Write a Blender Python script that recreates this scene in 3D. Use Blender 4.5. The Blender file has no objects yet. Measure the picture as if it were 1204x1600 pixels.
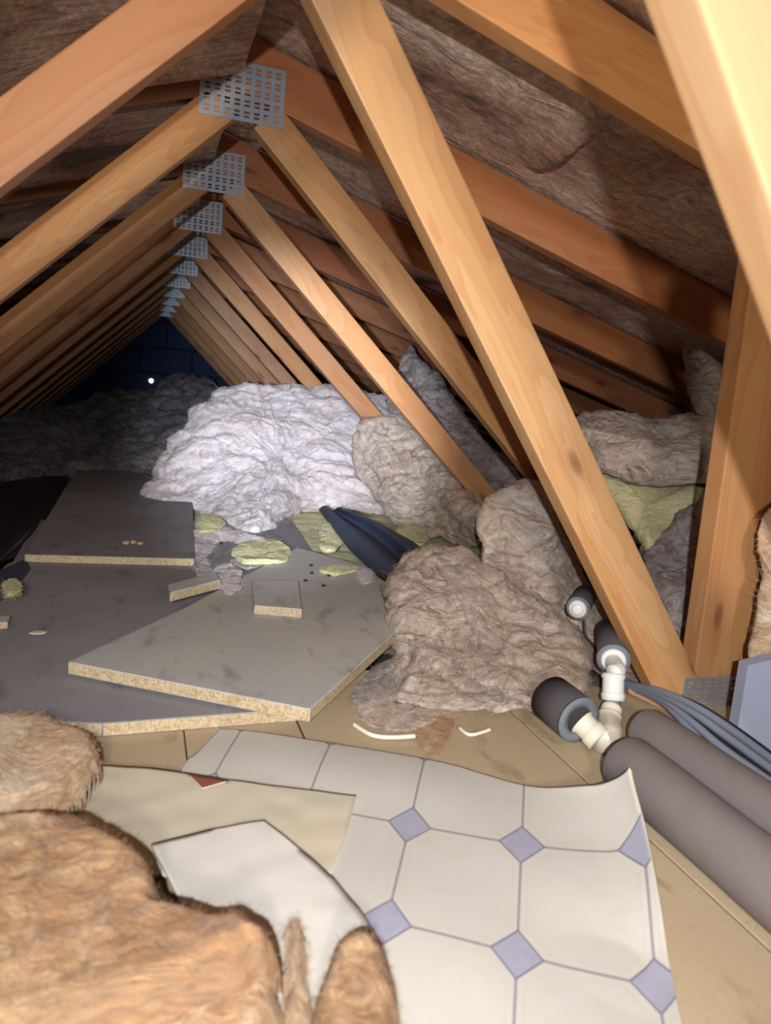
import bpy, bmesh, math, random
import numpy as np
from mathutils import Vector, Matrix, noise as mn

S = bpy.context.scene
C = S.collection
random.seed(7)

# ------------------------------------------------------------------ camera
FPX, CX, CY = 1200., 602., 800.
Dv = np.array([222-CX, 580-CY, FPX]); Dv /= np.linalg.norm(Dv)
u_ = np.cross(Dv, np.array([1., 0, 0])); u_ = u_ if u_[1] < 0 else -u_; u_ /= np.linalg.norm(u_)
r_ = np.cross(u_, Dv); r_ = r_ if r_[0] > 0 else -r_
ROLL = math.radians(4.5)
UP = math.cos(ROLL)*u_ + math.sin(ROLL)*r_          # world up, seen from the camera
RT = math.cos(ROLL)*r_ - math.sin(ROLL)*u_          # world x, seen from the camera
CAM = np.array([-.2, 0., .46])

def ray(x, y):
    v = np.array([x-CX, y-CY, FPX])
    return np.array([v@RT, v@Dv, v@UP])
def onY(x, y, Y):
    r = ray(x, y); return CAM + r*((Y-CAM[1])/r[1])
def onZ(x, y, Z):
    r = ray(x, y); return CAM + r*((Z-CAM[2])/r[2])

cd = bpy.data.cameras.new('camera'); cam = bpy.data.objects.new('camera', cd); C.objects.link(cam)
# camera axes in world: x right, y down, z forward are columns of the inverse mapping
cx_ = np.array([RT[0], Dv[0], UP[0]]); cy_ = np.array([RT[1], Dv[1], UP[1]]); cz_ = np.array([RT[2], Dv[2], UP[2]])
M = Matrix(((cx_[0], -cy_[0], -cz_[0], CAM[0]), (cx_[1], -cy_[1], -cz_[1], CAM[1]),
            (cx_[2], -cy_[2], -cz_[2], CAM[2]), (0, 0, 0, 1)))
cam.matrix_world = M
cd.sensor_fit = 'VERTICAL'; cd.sensor_height = 36; cd.lens = 27; cd.clip_start = .02; cd.clip_end = 50
cd.dof.use_dof = True; cd.dof.focus_distance = 1.5; cd.dof.aperture_fstop = 6.5
S.camera = cam

# ------------------------------------------------------------------ light and exposure
S.view_settings.view_transform = 'Standard'; S.view_settings.look = 'None'
S.view_settings.gamma = 1; S.view_settings.use_curve_mapping = False
S.view_settings.exposure = 0.0
w = bpy.data.worlds.new('world'); S.world = w; w.use_nodes = True
w.node_tree.nodes['Background'].inputs[0].default_value = (.55, .6, .8, 1)
w.node_tree.nodes['Background'].inputs[1].default_value = 0.05

def aim(o, target):
    d = Vector(target) - o.location
    o.rotation_euler = d.to_track_quat('-Z', 'Y').to_euler()
def lamp(name, kind, loc, target, energy, color, **k):
    l = bpy.data.lights.new(name, kind); l.energy = energy; l.color = color
    for a, v in k.items(): setattr(l, a, v)
    o = bpy.data.objects.new(name, l); C.objects.link(o); o.location = loc; aim(o, target); return o
HOT = onY(452, 655, 2.9)
lamp('torch_beam', 'SPOT', (-.255, -.03, .45), HOT, 500, (.76, .85, 1.0), spot_size=math.radians(27), spot_blend=1.0, shadow_soft_size=.008)
lamp('torch_spill', 'SPOT', (-.27, -.17, .54), onY(740, 860, 2.0), 74, (.95, .96, 1.0), spot_size=math.radians(96), spot_blend=1.0, shadow_soft_size=.008)
lamp('hatch_light', 'AREA', (-.45, -1.1, .85), (.35, 1.2, .25), 22, (1.0, .90, .76), shape='DISK', size=.16)

# ------------------------------------------------------------------ noise
rs = np.random.RandomState(3)
PERM = rs.permutation(512); PERM = np.concatenate([PERM, PERM, PERM])
GR = rs.normal(size=(512, 3)); GR /= np.linalg.norm(GR, axis=1)[:, None]
def perlin(p):
    p = np.asarray(p, float); i = np.floor(p).astype(int); f = p-i; i &= 511
    uf = f*f*f*(f*(f*6-15)+10)
    out = 0
    for dx in (0, 1):
        for dy in (0, 1):
            for dz in (0, 1):
                h = PERM[(PERM[(PERM[(i[:, 0]+dx) & 511] + i[:, 1]+dy) & 511] + i[:, 2]+dz) & 511]
                g = GR[h]
                d = g[:, 0]*(f[:, 0]-dx) + g[:, 1]*(f[:, 1]-dy) + g[:, 2]*(f[:, 2]-dz)
                wx = uf[:, 0] if dx else 1-uf[:, 0]
                wy = uf[:, 1] if dy else 1-uf[:, 1]
                wz = uf[:, 2] if dz else 1-uf[:, 2]
                out = out + d*wx*wy*wz
    return out
def vnoise(p):
    return np.stack([perlin(p), perlin(p+37.3), perlin(p+91.7)], 1)
def fbm(p, n=4):
    o = 0; a = 1.; s = 1.
    for k in range(n): o = o + a*perlin(p*s+k*13.1); a *= .5; s *= 2.03
    return o

# ------------------------------------------------------------------ object helpers
def lin(r, g, b):
    f = lambda c: (c/255/12.92) if c/255 <= .04045 else ((c/255+.055)/1.055)**2.4
    return (f(r), f(g), f(b), 1)
def tag(o, label=None, cat=None, group=None, kind=None):
    if label: o['label'] = label
    if cat: o['category'] = cat
    if group: o['group'] = group
    if kind: o['kind'] = kind
    return o
def empty(name, loc):
    o = bpy.data.objects.new(name, None); C.objects.link(o); o.location = Vector([float(a) for a in loc]); o.empty_display_size = .05
    return o
def link_mesh(name, me, mat, parent=None, loc=None):
    if mat and not me.materials: me.materials.append(mat)
    o = bpy.data.objects.new(name, me); C.objects.link(o)
    if parent: o.parent = parent
    if loc is not None: o.location = Vector([float(a) for a in loc])
    return o
def raw(name, verts, faces, mat, parent=None, smooth=False, origin=None):
    """mesh given in world coordinates, its origin moved to `origin` (or to the parent's base)"""
    v = np.asarray(verts, float)
    base = np.array(parent.location) if parent else (np.array(origin, float) if origin is not None else np.array([v[:, 0].mean(), v[:, 1].mean(), v[:, 2].min()]))
    me = bpy.data.meshes.new(name); me.from_pydata([tuple(a) for a in v-base], [], [tuple(int(q) for q in f) for f in faces])
    bm = bmesh.new(); bm.from_mesh(me); bmesh.ops.recalc_face_normals(bm, faces=bm.faces); bm.to_mesh(me); bm.free()
    if smooth: me.polygons.foreach_set('use_smooth', [True]*len(me.polygons))
    o = link_mesh(name, me, mat, parent)
    if not parent: o.location = Vector([float(a) for a in base])
    return o
def box_me(name, sx, sy, sz, bev=.002):
    """box from x 0..sx, y 0..sy, z 0..sz"""
    bm = bmesh.new(); bmesh.ops.create_cube(bm, size=1)
    for v in bm.verts: v.co = Vector(((v.co.x+.5)*sx, (v.co.y+.5)*sy, (v.co.z+.5)*sz))
    if bev: bmesh.ops.bevel(bm, geom=bm.edges[:], offset=bev, segments=2, affect='EDGES', profile=.6)
    me = bpy.data.meshes.new(name); bm.to_mesh(me); bm.free(); return me
def beam(name, p0, p1, Y, wd, th, side, mat, parent, color=(1, 1, 1), plumb=0):
    """timber whose one edge runs p0->p1 (x,z pairs) in the plane y=Y, wide wd to the `side` (+1 left of the run), th deep"""
    a = Vector((p0[0], Y, p0[1])); b = Vector((p1[0], Y, p1[1]))
    ax = (b-a); L = ax.length; ax.normalize(); y = Vector((0, 1, 0)); z = ax.cross(y)
    if z.dot(Vector((-ax.z, 0, ax.x)))*side < 0: a = a - z*wd
    flip = z.dot(Vector((-ax.z, 0, ax.x)))*side < 0
    me = box_me(name, L, th, wd, .0025)
    if plumb:
        for v in me.vertices:
            if v.co.x < L/2: v.co.x += (wd-v.co.z if flip else v.co.z)*plumb
    o = link_mesh(name, me, mat, parent)
    R = Matrix((ax, y, z)).transposed().to_4x4()
    o.matrix_local = Matrix.Translation(a - parent.location) @ R
    o.color = (*color, 1)
    return o
def tube(name, pts, rad, mat, parent=None, n=16, caps=True, inner=None, smooth=True, origin=None):
    P = [Vector([float(c) for c in p]) for p in pts]
    R = rad if hasattr(rad, '__len__') else [rad]*len(P)
    T = []
    for i in range(len(P)):
        t = (P[min(i+1, len(P)-1)]-P[max(i-1, 0)])
        T.append(t.normalized() if t.length > 1e-9 else (T[-1] if T else Vector((1, 0, 0))))
    ref = Vector((0, 0, 1)) if abs(T[0].z) < .9 else Vector((1, 0, 0))
    nx = T[0].cross(ref).normalized(); vs = []; fs = []
    for i, p in enumerate(P):
        nx = (nx - T[i]*nx.dot(T[i])).normalized(); ny = T[i].cross(nx)
        for k in range(n):
            a = 2*math.pi*k/n; vs.append(p + (nx*math.cos(a)+ny*math.sin(a))*R[i])
    for i in range(len(P)-1):
        for k in range(n):
            k2 = (k+1) % n; fs.append((i*n+k, i*n+k2, (i+1)*n+k2, (i+1)*n+k))
    if caps: fs.append(tuple(range(n))[::-1]); fs.append(tuple(range((len(P)-1)*n, len(P)*n)))
    return raw(name, [tuple(v) for v in vs], fs, mat, parent, smooth, origin)
def spline(pts, n=12):
    P = [Vector([float(c) for c in p]) for p in pts]; out = []
    for i in range(len(P)-1):
        a = P[max(i-1, 0)]; b = P[i]; c = P[i+1]; d = P[min(i+2, len(P)-1)]
        for k in range(n):
            t = k/n
            out.append(.5*((2*b)+(c-a)*t+(2*a-5*b+4*c-d)*t*t+(3*b-a-3*c+d)*t**3))
    out.append(P[-1]); return out

# ------------------------------------------------------------------ materials
def mat(name):
    m = bpy.data.materials.new(name); m.use_nodes = True; nt = m.node_tree
    b = nt.nodes['Principled BSDF']; return m, nt, b
def N(nt, t, **k):
    n = nt.nodes.new(t)
    for a, v in k.items():
        if a.startswith('i_'): n.inputs[int(a[2:]) if a[2:].isdigit() else a[2:].replace('_', ' ')].default_value = v
        else: setattr(n, a, v)
    return n
def ramp(nt, fac, stops, interp='LINEAR'):
    r = N(nt, 'ShaderNodeValToRGB'); r.color_ramp.interpolation = interp
    e = r.color_ramp.elements
    while len(e) < len(stops): e.new(.5)
    for k, (p, c) in enumerate(stops): e[k].position = p; e[k].color = c if len(c) == 4 else (*c, 1)
    nt.links.new(fac, r.inputs[0]); return r.outputs[0]
def coords(nt, scale, which='Object', rot=(0, 0, 0), warp=0, wscale=3):
    tc = N(nt, 'ShaderNodeTexCoord'); src = tc.outputs[which]
    if warp:
        nz = N(nt, 'ShaderNodeTexNoise', i_Scale=wscale, i_Detail=2.); nt.links.new(src, nz.inputs['Vector'])
        sub = N(nt, 'ShaderNodeVectorMath', operation='SUBTRACT'); nt.links.new(nz.outputs['Color'], sub.inputs[0]); sub.inputs[1].default_value = (.5, .5, .5)
        ma = N(nt, 'ShaderNodeVectorMath', operation='MULTIPLY_ADD'); nt.links.new(sub.outputs[0], ma.inputs[0]); ma.inputs[1].default_value = (warp,)*3; nt.links.new(src, ma.inputs[2])
        src = ma.outputs[0]
    mp = N(nt, 'ShaderNodeMapping'); mp.inputs['Scale'].default_value = scale; mp.inputs['Rotation'].default_value = rot
    nt.links.new(src, mp.inputs[0]); return mp.outputs[0]
def noise_(nt, vec, scale, detail=4, rough=.55, dist=0):
    n = N(nt, 'ShaderNodeTexNoise', i_Scale=float(scale), i_Detail=float(detail), i_Roughness=float(rough), i_Distortion=float(dist))
    nt.links.new(vec, n.inputs['Vector']); return n.outputs[0]
def mix(nt, fac, a, b, mode='MIX'):
    m = N(nt, 'ShaderNodeMix', data_type='RGBA', blend_type=mode)
    for sock, v in ((m.inputs[0], fac), (m.inputs[6], a), (m.inputs[7], b)):
        if isinstance(v, (int, float)): sock.default_value = v
        elif isinstance(v, tuple): sock.default_value = v if len(v) == 4 else (*v, 1)
        else: nt.links.new(v, sock)
    return m.outputs[2]
def bump(nt, b, h, strength=.5, dist=.01):
    n = N(nt, 'ShaderNodeBump', i_Strength=float(strength), i_Distance=float(dist)); nt.links.new(h, n.inputs['Height']); nt.links.new(n.outputs[0], b.inputs['Normal'])
def math_(nt, op, a, b=None, c=None):
    n = N(nt, 'ShaderNodeMath', operation=op)
    for s, v in zip(n.inputs, (a, b, c)):
        if v is None: continue
        if isinstance(v, (int, float)): s.default_value = v
        else: nt.links.new(v, s)
    return n.outputs[0]

def wood_mat():
    m, nt, b = mat('pine_timber')
    oi = N(nt, 'ShaderNodeObjectInfo')
    tc = N(nt, 'ShaderNodeTexCoord')
    off = N(nt, 'ShaderNodeVectorMath', operation='MULTIPLY_ADD')
    cmb = N(nt, 'ShaderNodeCombineXYZ')
    for k in range(3): nt.links.new(oi.outputs['Random'], cmb.inputs[k])
    nt.links.new(cmb.outputs[0], off.inputs[0]); off.inputs[1].default_value = (13., 7., 5.); nt.links.new(tc.outputs['Object'], off.inputs[2])
    mp = N(nt, 'ShaderNodeMapping'); mp.inputs['Scale'].default_value = (1.2, 9, 9); nt.links.new(off.outputs[0], mp.inputs[0])
    big = noise_(nt, mp.outputs[0], 1.3, 3, .5, .6)
    rings = N(nt, 'ShaderNodeMath', operation='FRACT'); nt.links.new(math_(nt, 'MULTIPLY', big, 13.), rings.inputs[0])
    rg = ramp(nt, rings.outputs[0], [(0, (0, 0, 0)), (.55, (.35,)*3), (.9, (1, 1, 1)), (1, (0, 0, 0))])
    mp2 = N(nt, 'ShaderNodeMapping'); mp2.inputs['Scale'].default_value = (4, 160, 160); nt.links.new(off.outputs[0], mp2.inputs[0])
    fine = noise_(nt, mp2.outputs[0], 1, 4, .6)
    # knots
    mp3 = N(nt, 'ShaderNodeMapping'); mp3.inputs['Scale'].default_value = (2.6, 9, 7); nt.links.new(off.outputs[0], mp3.inputs[0])
    sk = N(nt, 'ShaderNodeSeparateXYZ'); nt.links.new(mp3.outputs[0], sk.inputs[0]); ck = N(nt, 'ShaderNodeCombineXYZ'); nt.links.new(sk.outputs[0], ck.inputs[0]); nt.links.new(sk.outputs[2], ck.inputs[1])
    vo = N(nt, 'ShaderNodeTexVoronoi', voronoi_dimensions='2D', i_Scale=1.0, i_Randomness=1.0); nt.links.new(ck.outputs[0], vo.inputs['Vector'])
    kn = ramp(nt, vo.outputs['Distance'], [(0, (1, 1, 1)), (.035, (.85,)*3), (.075, (.25,)*3), (.2, (0, 0, 0))])
    col = ramp(nt, big, [(.3, lin(180, 134, 88)), (.5, lin(194, 154, 108)), (.7, lin(206, 174, 134))])
    col = mix(nt, math_(nt, 'MULTIPLY', rg, .28), col, lin(160, 88, 34))
    col = mix(nt, math_(nt, 'MULTIPLY', fine, .3), col, lin(178, 112, 56))
    col = mix(nt, math_(nt, 'MULTIPLY', kn, .75), col, lin(112, 56, 26))
    hv = N(nt, 'ShaderNodeHueSaturation', i_Hue=.5); nt.links.new(col, hv.inputs['Color'])
    nt.links.new(math_(nt, 'MULTIPLY_ADD', oi.outputs['Random'], .3, .85), hv.inputs['Value'])
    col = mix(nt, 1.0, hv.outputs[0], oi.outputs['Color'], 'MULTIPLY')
    nt.links.new(col, b.inputs['Base Color']); b.inputs['Roughness'].default_value = .62
    bump(nt, b, fine, .25, .001)
    return m
WOOD = wood_mat()

def chip_mat(name, face, face2, dark, edge=None):
    m, nt, b = mat(name)
    v = coords(nt, (1, 1, 1))
    n1 = noise_(nt, v, 3.5, 5, .6, .5); n2 = noise_(nt, v, 160, 3, .7)
    vv = coords(nt, (6, 2.5, 1), warp=.1)
    st = noise_(nt, vv, 3.2, 4, .6)
    c = mix(nt, ramp(nt, n1, [(.3, (0, 0, 0)), (.7, (1, 1, 1))]), face, face2)
    c = mix(nt, ramp(nt, st, [(.56, (0, 0, 0)), (.72, (.75,)*3)]), c, dark)
    c = mix(nt, ramp(nt, n2, [(.3, (.25,)*3), (.45, (0, 0, 0))]), c, dark)
    nt.links.new(c, b.inputs['Base Color']); b.inputs['Roughness'].default_value = .7
    bump(nt, b, n2, .2, .001)
    return m
GREYCHIP = chip_mat('dusty_grey_chipboard_face', lin(184, 184, 182), lin(198, 194, 184), lin(140, 134, 126))
GREYCHIP2 = chip_mat('dark_dusty_chipboard_face', lin(138, 136, 142), lin(156, 154, 156), lin(104, 100, 102))
TANCHIP = chip_mat('tan_floorboard', lin(178, 158, 128), lin(192, 172, 142), lin(138, 114, 86))
def edge_mat():
    m, nt, b = mat('chipboard_raw_edge'); v = coords(nt, (1, 1, 1))
    n = noise_(nt, v, 220, 3, .8); n2 = noise_(nt, v, 60, 3, .6)
    c = ramp(nt, n, [(.3, lin(150, 128, 96)), (.5, lin(196, 176, 142)), (.7, lin(214, 198, 166))])
    c = mix(nt, ramp(nt, n2, [(.5, (0, 0, 0)), (.7, (.4,)*3)]), c, lin(150, 118, 78))
    nt.links.new(c, b.inputs['Base Color']); b.inputs['Roughness'].default_value = .9; bump(nt, b, n, .6, .002); return m
EDGE = edge_mat()

def wool_mat(name, light, mid, dark, fscale=1., dirt=None):
    m, nt, b = mat(name)
    v = coords(nt, (1, 1, 2.2), warp=.16, wscale=7)
    f1 = noise_(nt, v, 14*fscale, 7, .66, 2.2)
    v2 = coords(nt, (1.0, 1.0, 5), warp=.10, wscale=11)
    f2 = noise_(nt, v2, 60*fscale, 6, .72, 1.2)
    vb = coords(nt, (1, 1, 1)); big = noise_(nt, vb, 5, 3, .5, .4)
    c = ramp(nt, f1, [(.3, dark), (.45, mid), (.62, light)])
    c = mix(nt, ramp(nt, f2, [(.34, (.42,)*3), (.5, (0, 0, 0))]), c, dark)
    c = mix(nt, ramp(nt, big, [(.45, (0, 0, 0)), (.7, (.5,)*3)]), c, dirt or mid)
    nt.links.new(c, b.inputs['Base Color']); b.inputs['Roughness'].default_value = 1.
    b.inputs['Specular IOR Level'].default_value = .05
    try: b.inputs['Sheen Weight'].default_value = .25; b.inputs['Sheen Roughness'].default_value = .7
    except Exception: pass
    h = math_(nt, 'ADD', f1, math_(nt, 'MULTIPLY', f2, .6))
    bump(nt, b, h, .8, .012)
    return m
WOOL_PALE = wool_mat('pale_mineral_wool', lin(246, 238, 238), lin(226, 212, 210), lin(168, 148, 144), dirt=lin(218, 194, 186))
WOOL_BROWN = wool_mat('beige_mineral_wool', lin(232, 218, 202), lin(200, 176, 156), lin(116, 88, 70), dirt=lin(200, 164, 130))
WOOL_GREY = wool_mat('dusty_grey_wool', lin(206, 196, 190), lin(166, 148, 142), lin(92, 76, 70), dirt=lin(146, 116, 102))
WOOL_DARK = wool_mat('shade_toned_wool', lin(160, 152, 156), lin(124, 112, 114), lin(64, 54, 54), dirt=lin(90, 72, 64))  # darker wool for the far left: its dimness is put into the colour
WOOL_TAN = wool_mat('tan_fibre_batt', lin(206, 168, 122), lin(180, 136, 90), lin(128, 86, 50), .6, dirt=lin(170, 118, 70))
WOOL_CREAM = wool_mat('cream_fibre', lin(232, 212, 184), lin(212, 176, 136), lin(164, 116, 74), .6, dirt=lin(212, 156, 100))
WOOL_YELLOW = wool_mat('yellow_glass_wool', lin(240, 234, 184), lin(228, 218, 160), lin(190, 178, 118), .8, dirt=lin(222, 212, 150))

def felt_mat():
    m, nt, b = mat('roof_underlay_felt')
    v = coords(nt, (1, 1, 1), warp=.25, wscale=3)
    vs = coords(nt, (1.2, 4, 1), warp=.2, wscale=4)
    n1 = noise_(nt, v, 2.0, 4, .55, .4); n2 = noise_(nt, vs, 9, 6, .65, 1.0); n3 = noise_(nt, v, 70, 4, .7)
    c = ramp(nt, n1, [(.34, lin(116, 98, 88)), (.40, lin(206, 160, 134)), (.56, lin(246, 214, 190))])
    c = mix(nt, ramp(nt, n2, [(.34, (.6,)*3), (.5, (0, 0, 0))]), c, lin(112, 74, 54))
    c = mix(nt, ramp(nt, n3, [(.45, (.35,)*3), (.6, (0, 0, 0))]), c, lin(46, 38, 34))
    nt.links.new(c, b.inputs['Base Color']); b.inputs['Roughness'].default_value = .85
    bump(nt, b, math_(nt, 'ADD', n2, math_(nt, 'MULTIPLY', n3, .3)), .7, .012)
    return m
FELT = felt_mat()
def block_mat():
    m, nt, b = mat('blue_grey_blockwork')
    tc = N(nt, 'ShaderNodeTexCoord'); mp = N(nt, 'ShaderNodeMapping'); mp.inputs['Rotation'].default_value = (math.radians(90), 0, 0)
    sep = N(nt, 'ShaderNodeSeparateXYZ'); nt.links.new(tc.outputs['Object'], sep.inputs[0])
    cb = N(nt, 'ShaderNodeCombineXYZ'); nt.links.new(sep.outputs[0], cb.inputs[0]); nt.links.new(sep.outputs[2], cb.inputs[1])
    br = N(nt, 'ShaderNodeTexBrick', i_Scale=1.0); nt.links.new(cb.outputs[0], br.inputs['Vector'])
    br.inputs['Color1'].default_value = lin(42, 56, 88); br.inputs['Color2'].default_value = lin(36, 50, 80); br.inputs['Mortar'].default_value = lin(20, 26, 42)
    br.inputs['Brick Width'].default_value = .45; br.inputs['Row Height'].default_value = .225; br.inputs['Mortar Size'].default_value = .012
    n = noise_(nt, tc.outputs['Object'], 14, 5, .7)
    c = mix(nt, math_(nt, 'MULTIPLY', n, .6), br.outputs[0], lin(28, 38, 60)); nt.links.new(c, b.inputs['Base Color'])
    b.inputs['Roughness'].default_value = .95; bump(nt, b, br.outputs['Fac'], -.5, .01)
    return m
def plain(name, col, rough=.6, metal=0, nscale=40, var=.25, bmp=.1, spec=None, col2=None):
    m, nt, b = mat(name); v = coords(nt, (1, 1, 1))
    n = noise_(nt, v, nscale, 4, .6); n2 = noise_(nt, v, nscale/6, 3, .5)
    c = mix(nt, math_(nt, 'MULTIPLY', n, var), col, col2 or tuple(x*.35 for x in col[:3]))
    c = mix(nt, ramp(nt, n2, [(.45, (0, 0, 0)), (.7, (var,)*3)]), c, col2 or tuple(x*.5 for x in col[:3]))
    nt.links.new(c, b.inputs['Base Color']); b.inputs['Roughness'].default_value = rough; b.inputs['Metallic'].default_value = metal
    if bmp: bump(nt, b, n, bmp, .002)
    return m
GALV = plain('galvanised_steel', lin(176, 184, 194), .42, .55, 50, .35)
LAGGING = plain('grey_foam_lagging', lin(126, 118, 116), .75, 0, 30, .4, .25, col2=lin(96, 86, 84))
LAGDARK = plain('dark_foam_lagging', lin(74, 68, 70), .85, 0, 60, .3, .2)
LAGGREY = plain('cut_foam_end', lin(120, 126, 132), .85, 0, 120, .3, .3)
WHITEP = plain('white_plastic', lin(226, 226, 220), .35, 0, 25, .06, 0, col2=lin(200, 196, 184))
CREAMP = plain('cream_plastic', lin(222, 216, 196), .4, 0, 25, .08, 0, col2=lin(190, 180, 150))
CABLE = plain('grey_cable_sheath', lin(122, 128, 142), .5, 0, 30, .15, 0)
CABLED = plain('black_cable_sheath', lin(34, 36, 44), .5, 0, 30, .15, 0)
CABLEW = plain('white_cable_sheath', lin(232, 226, 206), .5, 0, 30, .1, 0)
NAVY = plain('navy_plastic', lin(64, 74, 98), .7, 0, 12, .35, .3, col2=lin(44, 50, 68))
BLACKP = plain('black_polythene', lin(52, 50, 58), .38, 0, 10, .3, .3, col2=lin(30, 26, 34))
BACKING = plain('beige_vinyl_backing', lin(206, 198, 178), .7, 0, 14, .3, .1, col2=lin(186, 170, 128))
BACKWHITE = plain('white_vinyl_backing', lin(214, 210, 200), .7, 0, 10, .1, .05, col2=lin(196, 190, 176))
VEDGE = plain('vinyl_cut_edge', lin(226, 216, 192), .7, 0, 50, .15, .1)
STAIN = plain('rust_stained_edge', lin(118, 72, 42), .9, 0, 60, .3, .1)
GREYPANEL = plain('pale_grey_panel', lin(160, 166, 182), .6, 0, 8, .12, .05)
RED = plain('brick_red_card', lin(150, 84, 72), .7, 0, 40, .15, .1)
CEIL = plain('dusty_ceiling_board', lin(96, 88, 84), .95, 0, 20, .5, .3)
DEBRIS = plain('dark_grit', lin(38, 34, 34), .9, 0, 80, .3, .3)
def vinyl_mat():
    """octagon-and-dot sheet vinyl: UV is in tile units"""
    m, nt, b = mat('octagon_sheet_vinyl')
    uv = N(nt, 'ShaderNodeTexCoord'); sp = N(nt, 'ShaderNodeSeparateXYZ'); nt.links.new(uv.outputs['UV'], sp.inputs[0])
    def cell(s):                                    # |signed distance| to nearest lattice line, in tiles
        return math_(nt, 'ABSOLUTE', math_(nt, 'SUBTRACT', math_(nt, 'FRACT', math_(nt, 'ADD', s, .5)), .5))
    ax, ay = cell(sp.outputs[0]), cell(sp.outputs[1])
    d1 = math_(nt, 'ADD', ax, ay)
    line = math_(nt, 'LESS_THAN', math_(nt, 'MINIMUM', ax, ay), .011)
    dot = math_(nt, 'LESS_THAN', d1, .205); dotin = math_(nt, 'LESS_THAN', d1, .185)
    inner = math_(nt, 'MINIMUM', math_(nt, 'MINIMUM', ax, ay), math_(nt, 'MULTIPLY', math_(nt, 'SUBTRACT', d1, .21), .707))
    band = math_(nt, 'LESS_THAN', math_(nt, 'ABSOLUTE', math_(nt, 'SUBTRACT', inner, .06)), .012)
    v = coords(nt, (1, 1, 1)); n = noise_(nt, v, 18, 5, .6, .5); n2 = noise_(nt, v, 90, 4, .6, .6)
    c = mix(nt, n, lin(194, 190, 180), lin(208, 204, 194))
    c = mix(nt, math_(nt, 'MULTIPLY', band, .35), c, lin(196, 190, 172))
    c = mix(nt, line, c, lin(150, 146, 146))
    c = mix(nt, dot, c, lin(120, 118, 136))
    c = mix(nt, dotin, c, mix(nt, n2, lin(150, 150, 166), lin(176, 176, 192)))
    c = mix(nt, ramp(nt, noise_(nt, v, 9, 5, .65), [(.58, (0, 0, 0)), (.75, (.4,)*3)]), c, lin(176, 168, 146))
    nt.links.new(c, b.inputs['Base Color']); b.inputs['Roughness'].default_value = .5
    return m
VINYL = vinyl_mat()

# ------------------------------------------------------------------ the shell
RX = -.035                                    # ridge line
PITCH = math.tan(math.radians(17))
ZTOP = 1.092
def roofz(x): return ZTOP - abs(x-RX)*PITCH
Y0, SP = 1.548, .6
def box(name, a, b_, m, parent=None):
    x0, y0, z0 = a; x1, y1, z1 = b_
    v = [(x, y, z) for x in (x0, x1) for y in (y0, y1) for z in (z0, z1)]
    f = [(0, 1, 3, 2), (4, 6, 7, 5), (0, 4, 5, 1), (2, 3, 7, 6), (0, 2, 6, 4), (1, 5, 7, 3)]
    return raw(name, v, f, m, parent)
tag(box('floor', (-3.3, -1.4, -.16), (3.3, 7.6, -.12), CEIL), kind='structure')
tag(box('wall_right', (3.2, -1.4, -.14), (3.3, 7.3, .18), CEIL), kind='structure')
tag(box('wall_left', (-3.3, -1.4, -.14), (-3.2, 7.3, .18), CEIL), kind='structure')
GY = 7.25
gv = [(-3.2, GY, -.12), (3.2, GY, -.12), (3.2, GY, roofz(3.2)+.02), (RX, GY, ZTOP+.02), (-3.2, GY, roofz(-3.2)+.02)]
gv += [(x, GY+.12, z) for x, y, z in gv]
tag(raw('wall_back', gv, [(0, 1, 2, 3, 4), (9, 8, 7, 6, 5)]+[(i, (i+1) % 5, (i+1) % 5+5, i+5) for i in range(5)], block_mat(), origin=(0, GY, 0)), kind='structure')

# roof underlay, sagging between the rafters
def felt(side):
    NXs, NYs = 240, 520
    xs = np.linspace(0, 3.25, NXs); ys = np.linspace(-.3, GY, NYs)
    Xg, Yg = np.meshgrid(xs, ys); d = Xg.ravel(); y = Yg.ravel()
    X = RX + side*d
    z = ZTOP + (.004 if side > 0 else -.080) - d*PITCH
    ph = np.abs(((y - Y0-.0175)/SP + .5) % 1 - .5)*2      # 0 on a rafter .. 1 midway
    p = np.stack([X, y, z*0], 1)
    sag = ph**.8*(1-np.exp(-d*6))*(.012+.022*np.clip(perlin(p*np.array([2.2, 1.7, 1]))+.55, 0, 1.3))
    wr = fbm(p*np.array([3.5, 9, 1])+5 + .6*vnoise(p*3), 4)*.014
    z = z - sag + wr*(.25+.75*ph)*np.minimum(ph*5, 1) + .012*np.minimum(ph*4, 1)
    if side > 0:                                          # a torn flap that droops over the second rafter
        a = onY(815, 300, 1.50)[:2]; b = onY(1000, 226, 1.02)[:2]
        t = ((X-a[0])*(b[0]-a[0])+(y-a[1])*(b[1]-a[1]))/((b-a)@(b-a))
        s = ((X-a[0])*(b[1]-a[1])-(y-a[1])*(b[0]-a[0]))/np.linalg.norm(b-a)
        k = np.exp(-((t-.5)/.42)**4)
        z = z - k*np.where(s > 0, np.exp(-(s/.10)), np.exp(-(s/.012)**2))*.035
    v = np.stack([X, y, z], 1)
    f = [(j*NXs+i, j*NXs+i+1, (j+1)*NXs+i+1, (j+1)*NXs+i) for j in range(NYs-1) for i in range(NXs-1)]
    o = raw('ceiling', v, f, FELT, smooth=True, origin=(0, 0, 0))
    tag(o, kind='structure')
felt(1); felt(-1)

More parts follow.
